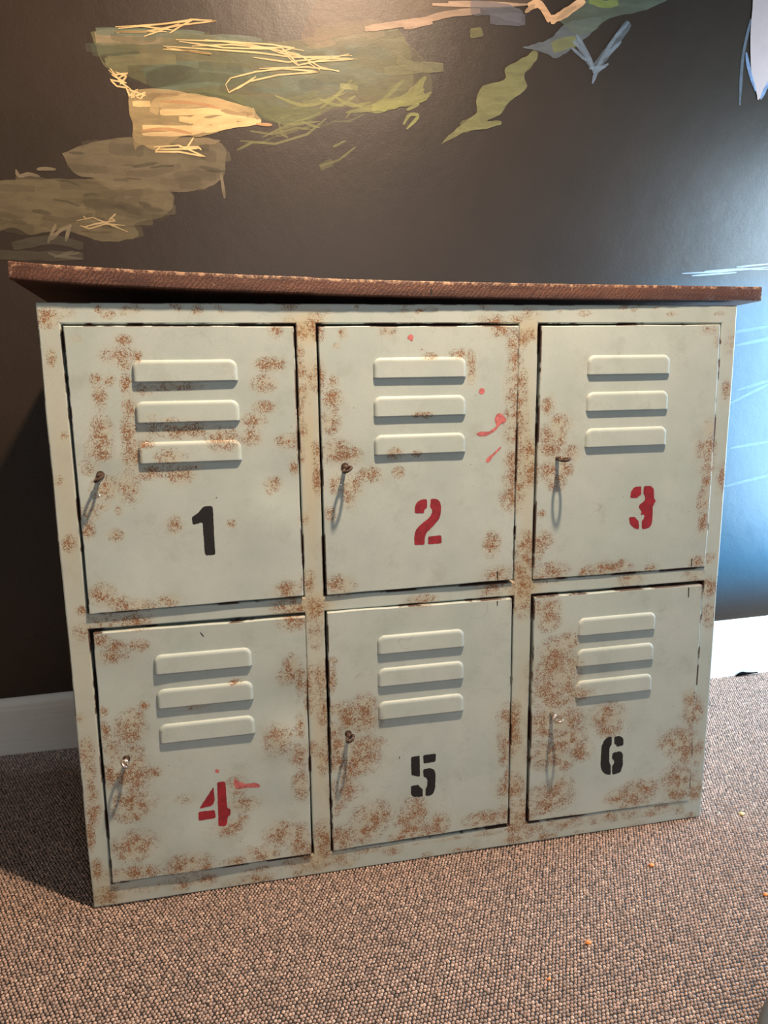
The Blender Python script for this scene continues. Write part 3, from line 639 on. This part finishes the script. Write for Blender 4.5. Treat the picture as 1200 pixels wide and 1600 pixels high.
STENCIL = {
1: (BLACK, [[(627,880),(655,862),(668,846),(680,832),(718,830),(722,840),(725,900),(727,950),(733,1047),(690,1050),(685,1035),(680,960),(676,903),(655,908),(632,915)]]),
2: (RED, [[(562,985),(561,955),(572,930),(595,916),(622,915),(623,958),(610,966),(606,985)],
          [(640,913),(668,913),(685,925),(692,950),(690,990),(680,1015),(655,1045),(620,1080),(612,1100),(610,1140),(560,1142),(558,1100),(565,1070),(585,1045),(635,1005),(645,985),(648,975),(645,963),(637,957)],
          [(627,1100),(693,1092),(694,1133),(627,1138)]]),
3: (RED, [[(580,940),(583,910),(600,887),(635,882),(634,925),(620,932),(614,942)],
          [(647,882),(680,880),(697,895),(698,945),(708,952),(690,985),(692,1000),(690,1050),(683,1080),(660,1093),(638,1094),(637,1052),(648,1045),(650,1030),(646,1020),(630,1026),(637,1010),(620,982),(632,968),(650,955),(655,940),(650,925),(644,920)],
          [(574,1035),(605,1033),(610,1045),(622,1052),(625,1095),(605,1092),(583,1075),(576,1055)]]),
4: (RED, [[(692,787),(697,850),(685,868),(632,880),(640,865)], [(627,893),(697,886),(702,920),(628,930)],
          [(707,768),(742,765),(750,880),(765,882),(764,910),(752,915),(750,945),(742,955),(713,955)]]),
5: (BLACK, [[(540,908),(585,900),(587,1012),(542,1002)], [(603,898),(670,890),(668,932),(605,942)],
            [(603,972),(640,965),(662,975),(668,995),(666,1075),(655,1100),(640,1110),(615,1112),(616,1075),(625,1060),(625,1025),(618,1015),(604,1010)],
            [(540,1060),(580,1052),(585,1065),(602,1075),(602,1115),(555,1117),(540,1105)]]),
6: (BLACK, [[(430,830),(445,815),(466,810),(467,850),(456,862),(455,930),(462,945),(463,993),(440,990),(422,975),(414,950),(418,860)],
            [(478,812),(505,808),(520,820),(522,852),(490,860),(488,850),(478,848)],
            [(470,888),(508,880),(520,895),(519,945),(509,980),(470,993),(468,950),(478,940),(478,924),(468,918)]])}
def painted(name, k, polys, mat, parent, ragged=1.0, y=-.0030):
    bm = bmesh.new()
    for pl in polys:
        q = []
        cut = []                     # soften the stencil's corners
        for a, b in zip(pl, pl[1:] + pl[:1]):
            f = min(.3, 5 / (math.hypot(b[0] - a[0], b[1] - a[1]) + 1e-6))
            cut += [(a[0] + (b[0] - a[0]) * f, a[1] + (b[1] - a[1]) * f), (b[0] + (a[0] - b[0]) * f, b[1] + (a[1] - b[1]) * f)]
        pl = cut
        for a, b in zip(pl, pl[1:] + pl[:1]):
            n = max(2, int(math.hypot(b[0] - a[0], b[1] - a[1]) / 7))
            q += [(a[0] + (b[0] - a[0]) * t / n, a[1] + (b[1] - a[1]) * t / n) for t in range(n)]
        q = [(x + ragged * 1.7 * mnoise.noise(Vector((x * .13, y_ * .13, k))), y_ + ragged * 1.7 * mnoise.noise(Vector((y_ * .13, x * .13, 5 + k)))) for x, y_ in q]
        P = [on_plane(*crop(k, *p), 1, y) for p in q]
        # fill with small triangles that lie on the door's sheet
        tmp = bmesh.new(); vv = [tmp.verts.new((p[0], 0, p[2])) for p in P]
        for t in tessellate_polygon([[Vector((p[0], p[2], 0)) for p in P]]): tmp.faces.new([vv[i] for i in t])
        bmesh.ops.subdivide_edges(tmp, edges=tmp.edges, cuts=3, use_grid_fill=True)
        ids = {}
        for v in tmp.verts: ids[v] = bm.verts.new((v.co.x, door_y(k, v.co.x, v.co.z) - .00022, v.co.z))
        for f in tmp.faces: bm.faces.new([ids[v] for v in f.verts])
        tmp.free()
    return from_bm(name, bm, mat, parent)
MARKS = {2: [[(522,122),(530,107),(545,103),(556,110),(552,126),(548,140),(535,128)], [(592,175),(597,171),(602,175),(598,181)], [(876,382),(884,368),(898,366),(908,378),(905,392),(890,400),(880,394)],
             [(862,592),(885,582),(930,582),(965,555),(955,520),(965,495),(985,490),(1015,522),(1008,538),(985,545),(955,582),(915,603),(880,606)], [(910,728),(918,712),(945,692),(985,655),(990,660),(945,708),(935,725),(920,738)]],
         4: [[(695,718),(708,712),(720,722),(708,732)], [(782,750),(800,768),(830,776),(872,772),(893,782),(888,792),(830,793),(792,800),(776,778)]]}

NOTCH = {2: [[(965,1268),(971,1268),(972,1312),(967,1316)]], 3: [[(884,1240),(889,1238),(888,1278),(882,1282)]], 5: [[(984,92),(990,92),(989,122),(985,123)], [(478,905),(483,905),(482,918),(477,916)]],
         6: [[(822,112),(827,110),(826,158),(821,160)]], 4: [[(632,126),(640,132),(652,147),(648,149),(638,137)]], 1: [[(735,790),(740,790),(740,796),(735,796)]]}
def door(k):
    quad = DOORS[k - 1]; (tl, tr, br, bl) = [np.array(q) for q in quad]
    nu, nv = 88, 114
    u = densify([0, .006, .994, 1], .0125); v = densify([0, .005, .995, 1], .0098)
    cz = (tl[1] + bl[1]) / 2; bm = bmesh.new(); G = []
    kx, kz = keyhole_pos(k)
    for b in v:
        row = []
        for a in u:
            p = (tl * (1 - a) + tr * a) * b + (bl * (1 - a) + br * a) * (1 - b)
            y = door_y(k, p[0], p[1])
            ex = .0010 * mnoise.noise(Vector((p[1] * 14, k, 0))) * (a < .001 or a > .999); ez = .0010 * mnoise.noise(Vector((p[0] * 14, k, 7))) * (b < .001 or b > .999)
            row.append(bm.verts.new((p[0] + ex, y, p[1] + ez)))
        G.append(row)
    for j in range(len(v) - 1):
        for i in range(len(u) - 1): bm.faces.new((G[j][i], G[j][i + 1], G[j + 1][i + 1], G[j + 1][i]))
    r = bmesh.ops.extrude_edge_only(bm, edges=[e for e in bm.edges if e.is_boundary])
    for w in [g for g in r['geom'] if isinstance(g, bmesh.types.BMVert)]: w.co.y = .018
    o = from_bm('door', bm, PAINT, cabinet, True)
    o.data.set_sharp_from_angle(angle=math.radians(40))
    co = np.empty(len(o.data.vertices) * 3); o.data.vertices.foreach_get('co', co); co = co.reshape(-1, 3)
    fattr(o, 'rust', rust_at(co[:, 0], co[:, 2])); fattr(o, 'grime', grime_at(co[:, 0], co[:, 2]) * 0)
    L = tl[0] + (bl[0] - tl[0]) * (tl[1] - co[:, 2]) / (tl[1] - bl[1]); Rr = tr[0] + (br[0] - tr[0]) * (tr[1] - co[:, 2]) / (tr[1] - br[1])
    dd = np.minimum(np.minimum(co[:, 0] - L, Rr - co[:, 0]), np.minimum(max(tl[1], tr[1]) - co[:, 2], co[:, 2] - min(bl[1], br[1])))
    fattr(o, 'edge', np.clip(1 - dd / .0042, 0, 1))
    bevel(o, .0020, 2, 50)
    mat, polys = STENCIL[k]
    n = painted('number', k, polys, mat, o); n['label'] = ('black' if mat is BLACK else 'red') + f' stencilled number {k}'
    for pl in MARKS.get(k, ()): painted('paint_mark', k, [pl], PINK, o, .8)['label'] = 'red paint mark'
    for pl in NOTCH.get(k, ()): painted('scratch', k, [pl], DARK, o, .5)
    for zb in LOUV_Z[(k - 1) // 3]: louver(o, LOUV_X[(k - 1) % 3], zb, door_y(k, LOUV_X[(k - 1) % 3], zb + .015) + .0026)
    # escutcheon ring round the keyhole
    bm = bmesh.new()
    tube(bm, [(kx, .001, kz), (kx, -.0034, kz)], .0062, 14)
    from_bm('keyhole', bm, KEY_RUST, o)
    if k <= 3:
        rv = {1: (154.6, 775), 2: (532.5, 757), 3: (866, 741.5)}[k]; p = on_plane(*rv, 1, -.003)
        bm = bmesh.new(); bmesh.ops.create_uvsphere(bm, u_segments=10, v_segments=6, radius=.0022)
        for w in bm.verts: w.co = Vector((w.co.x + p[0], w.co.y * .6 - .0025, w.co.z + p[2]))
        from_bm('rivet', bm, SHINY, o, True)
    return o
for k in range(1, 7): door(k)

# ------------------------------------------------------------------ keys, one in each door
KEYS = {1: (KEY_RUST, .022, 35, -10), 2: (KEY_RUST, .032, 30, -4), 3: (KEY_RUST, .040, 8, 2), 4: (KEY_METAL, .026, -45, 6), 5: (KEY_RUST, .031, 35, 6), 6: (KEY_METAL, .037, 15, 0)}
for k, (mt, ln, roll, lift) in KEYS.items():
    kx, kz = keyhole_pos(k)
    o = bpy.data.objects.new('key', None)
    bm = bmesh.new()
    n = 5; sh = ln * .55
    tube(bm, [(0, .012, 0), (0, -.001, 0), (0, -sh * .4, 0), (0, -sh * .62, 0), (0, -sh * .7, 0), (0, -sh * .85, 0), (0, -sh, 0)], [.0036, .0036, .0036, .0036, .0050, .0050, .0034], 12)
    o = from_bm('key', bm, mt, None, True); o.location = (kx, -.0035, kz)
    o.rotation_euler = (math.radians(-lift), 0, 0)
    bm = bmesh.new(); a, b = .0072, (ln - sh) * .5 + .003
    pts = []
    for j in range(20):
        t = 2 * math.pi * j / 20; x = a * math.cos(t); y = -sh - b + .003 + b * math.sin(t)
        pts.append((x * math.cos(math.radians(roll)), y, x * math.sin(math.radians(roll))))
    tube(bm, pts, .0024, 8, True)
    from_bm('bow', bm, mt, o, True)
    thing(o, ('dull silvery key' if mt is KEY_METAL else 'brown rusty key') + f' sticking out of the lock of locker door {k}', 'key', 'keys in the locker doors')

# ------------------------------------------------------------------ wooden board lying on top
def board():
    x0, y0, z0, yaw, roll, W, T, pitch = -.6085, -.016, 1.0313, .010, -.0183, 1.2322, .0249, -.0442
    D = .50
    ex = Vector((math.cos(yaw) * math.cos(roll), math.sin(yaw) * math.cos(roll), math.sin(roll)))
    ey = Vector((-math.sin(yaw) * math.cos(pitch), math.cos(yaw) * math.cos(pitch), math.sin(pitch))); ez = ex.cross(ey)
    def sag(u): return -.0092 * math.sin(math.pi * u ** .7)
    us = np.linspace(0, 1, 130); prof = []
    r = .0022
    # cross-section, y then z, walked round the slab with softened arrises
    def arc(cy, cz, a0, a1): return [(cy + r * math.cos(math.radians(a)), cz + r * math.sin(math.radians(a))) for a in np.linspace(a0, a1, 4)]
    prof = arc(r, r, 270, 180) + [(0, T * .35), (0, T * .65)] + arc(r, T - r, 180, 90) + [(D * .5, T)] + arc(D - r, T - r, 90, 0) + arc(D - r, r, 360, 270) + [(D * .5, 0), (.05, 0), (.02, 0)]
    m = len(prof); V = []; E = []
    for i, u in enumerate(us):
        step = .0012 if u > .353 else 0
        for y, z in prof:
            w = .0007 * mnoise.noise(Vector((u * 60, z * 60, y * 3))) * (y < .01)
            nick = -.0016 * max(0, mnoise.noise(Vector((u * 90, 2, 2))) - .25) * (z > T * .9 and y < .01)
            V.append((u * W, y + w - nick, z + nick * .6 + sag(u) - step))
            E.append(1.0 if (z > T - r * 1.1 and y < r * 1.2) or (i in (0, 129) and y < .03) else (.35 if z < r and y < r else 0))
    F = [(i * m + j, i * m + (j + 1) % m, (i + 1) * m + (j + 1) % m, (i + 1) * m + j) for i in range(len(us) - 1) for j in range(m)]
    F += [tuple(range(m))[::-1], tuple((len(us) - 1) * m + j for j in range(m))]
    o = pydata('wooden_board', V, F, WOOD, None, True)
    bmx = bmesh.new(); bmx.from_mesh(o.data); bmesh.ops.recalc_face_normals(bmx, faces=bmx.faces); bmx.to_mesh(o.data); bmx.free()
    o.data.set_sharp_from_angle(angle=math.radians(45))
    fattr(o, 'edge', E)
    from mathutils import Matrix
    o.matrix_world = Matrix(((ex.x, ey.x, ez.x, x0), (ex.y, ey.y, ez.y, y0), (ex.z, ey.z, ez.z, z0), (0, 0, 0, 1)))
    thing(o, 'thick red-brown wooden board lying crooked on top of the rusted locker cabinet', 'board')
    # two battens under the board stand on the cabinet's sheet top
    inv = o.matrix_world.inverted()
    for u in (.14, .50, .86):
        bm = bmesh.new(); V = []
        xw = x0 + u * W
        for yy in (.20, .44):
            for dx in (-.03, .03):
                lt = Vector((u * W + dx, yy, sag(u) + .0006)); V.append(lt)
                g = o.matrix_world @ lt; g.z = .9685; V.append(inv @ g)
        vs = [bm.verts.new(p) for p in V]
        for f in ((0, 2, 6, 4), (1, 5, 7, 3), (0, 1, 3, 2), (4, 6, 7, 5), (0, 4, 5, 1), (2, 3, 7, 6)): bm.faces.new([vs[i] for i in f])
        from_bm('batten', bm, BATTEN, o)
    # split in the front edge
    bm = bmesh.new(); lx = .505 * W
    p = [bm.verts.new((lx + a, -.0004, sag(.505) + b - .0012)) for a, b in ((-.0016, .003), (.0030, .003), (.0022, .010), (.0006, .0150), (-.0006, .0115))]
    q = [bm.verts.new(v.co + Vector((0, .004, 0))) for v in p]
    bm.faces.new(p)
    for i in range(5): bm.faces.new((p[i], q[i], q[(i + 1) % 5], p[(i + 1) % 5]))
    from_bm('split', bm, DARK, o)['label'] = 'dark split in the front edge'
board()

# ------------------------------------------------------------------ small things on the carpet
def crumb(px, py, r, mat, label, seed):
    p = on_plane(px, py, 2, 0.0)
    bm = bmesh.new(); bmesh.ops.create_icosphere(bm, subdivisions=2, radius=r)
    for v in bm.verts:
        n = 1 + .45 * mnoise.noise(v.co * (1.2 / r) + Vector((seed, 0, 0))); v.co = Vector((v.co.x * n * 1.25, v.co.y * n, max(v.co.z, -r * .5) * n * .6))
    o = from_bm('crumb', bm, mat, None, True); o.location = (p[0], p[1], r * .18)
    thing(o, label, 'crumb', 'crumbs on the carpet')
crumb(1159, 1272, .0045, STRAW, 'straw-coloured crumb on the carpet right of the locker cabinet', 1)
crumb(919, 1473, .0040, ORANGE, 'orange crumb on the carpet in front, nearest the camera', 2)
crumb(1018, 1352, .0042, ORANGE, 'orange crumb on the carpet in front of locker door 6', 3)
crumb(1196, 1398, .0038, ORANGE, 'tiny orange crumb on the carpet at the right edge of the picture', 4)
crumb(858, 1530, .0026, ORANGE, 'tiny reddish crumb on the carpet, the lowest in the picture', 5)

# black scrap tucked against the skirting
p0 = on_plane(1160, 1053, 1, .596)
bm = bmesh.new(); N = 14; rings = []
for i in range(N):
    t = i / (N - 1); x = -.024 + .072 * t
    h = .0062 * (math.sin(math.pi * min(1, t * 1.55)) if t < .5 else max(.16, math.sin(math.pi * min(1, .5 + .46 * (t - .3)) ) * (1.25 - t * 1.15))) + .0006
    rings.append([bm.verts.new((x, -.0055 * math.cos(a) * (h / .0062 * .6 + .4), .0005 + h * (1 + math.sin(a)) * .75 + .004 * t)) for a in np.linspace(0, 2 * math.pi, 9)[:-1]])
for A, B in zip(rings[:-1], rings[1:]):
    for k in range(8): bm.faces.new((A[k], A[(k + 1) % 8], B[(k + 1) % 8], B[k]))
bm.faces.new(rings[0][::-1]); bm.faces.new(rings[-1])
o = from_bm('scrap', bm, SOOT, None, True); o.location = (p0[0], .594, 0)
thing(o, 'small black scrap lying on the carpet against the white skirting board', 'scrap')

# dark grey foot whose edge shows at the lower right corner
bm = bmesh.new(); prof = [(.0, .03), (.17, .03), (.192, .028), (.199, .022), (.2, .014), (.2, 0.0), (0, 0)]
SEG = 72; R_ = [[bm.verts.new((r * math.cos(2 * math.pi * j / SEG), r * math.sin(2 * math.pi * j / SEG), z)) for j in range(SEG)] for r, z in prof[1:-1]]
for A, B in zip(R_[:-1], R_[1:]):
    for j in range(SEG): bm.faces.new((A[j], B[j], B[(j + 1) % SEG], A[(j + 1) % SEG]))
bm.faces.new(R_[0]); bm.faces.new(R_[-1][::-1])
o = from_bm('furniture_base', bm, GREYBASE, None, True); o.data.set_sharp_from_angle(angle=math.radians(50))
o.location = (.486, -.607, 0)
thing(o, 'smooth dark grey object cut off by the bottom right corner, standing on the carpet', 'furniture')
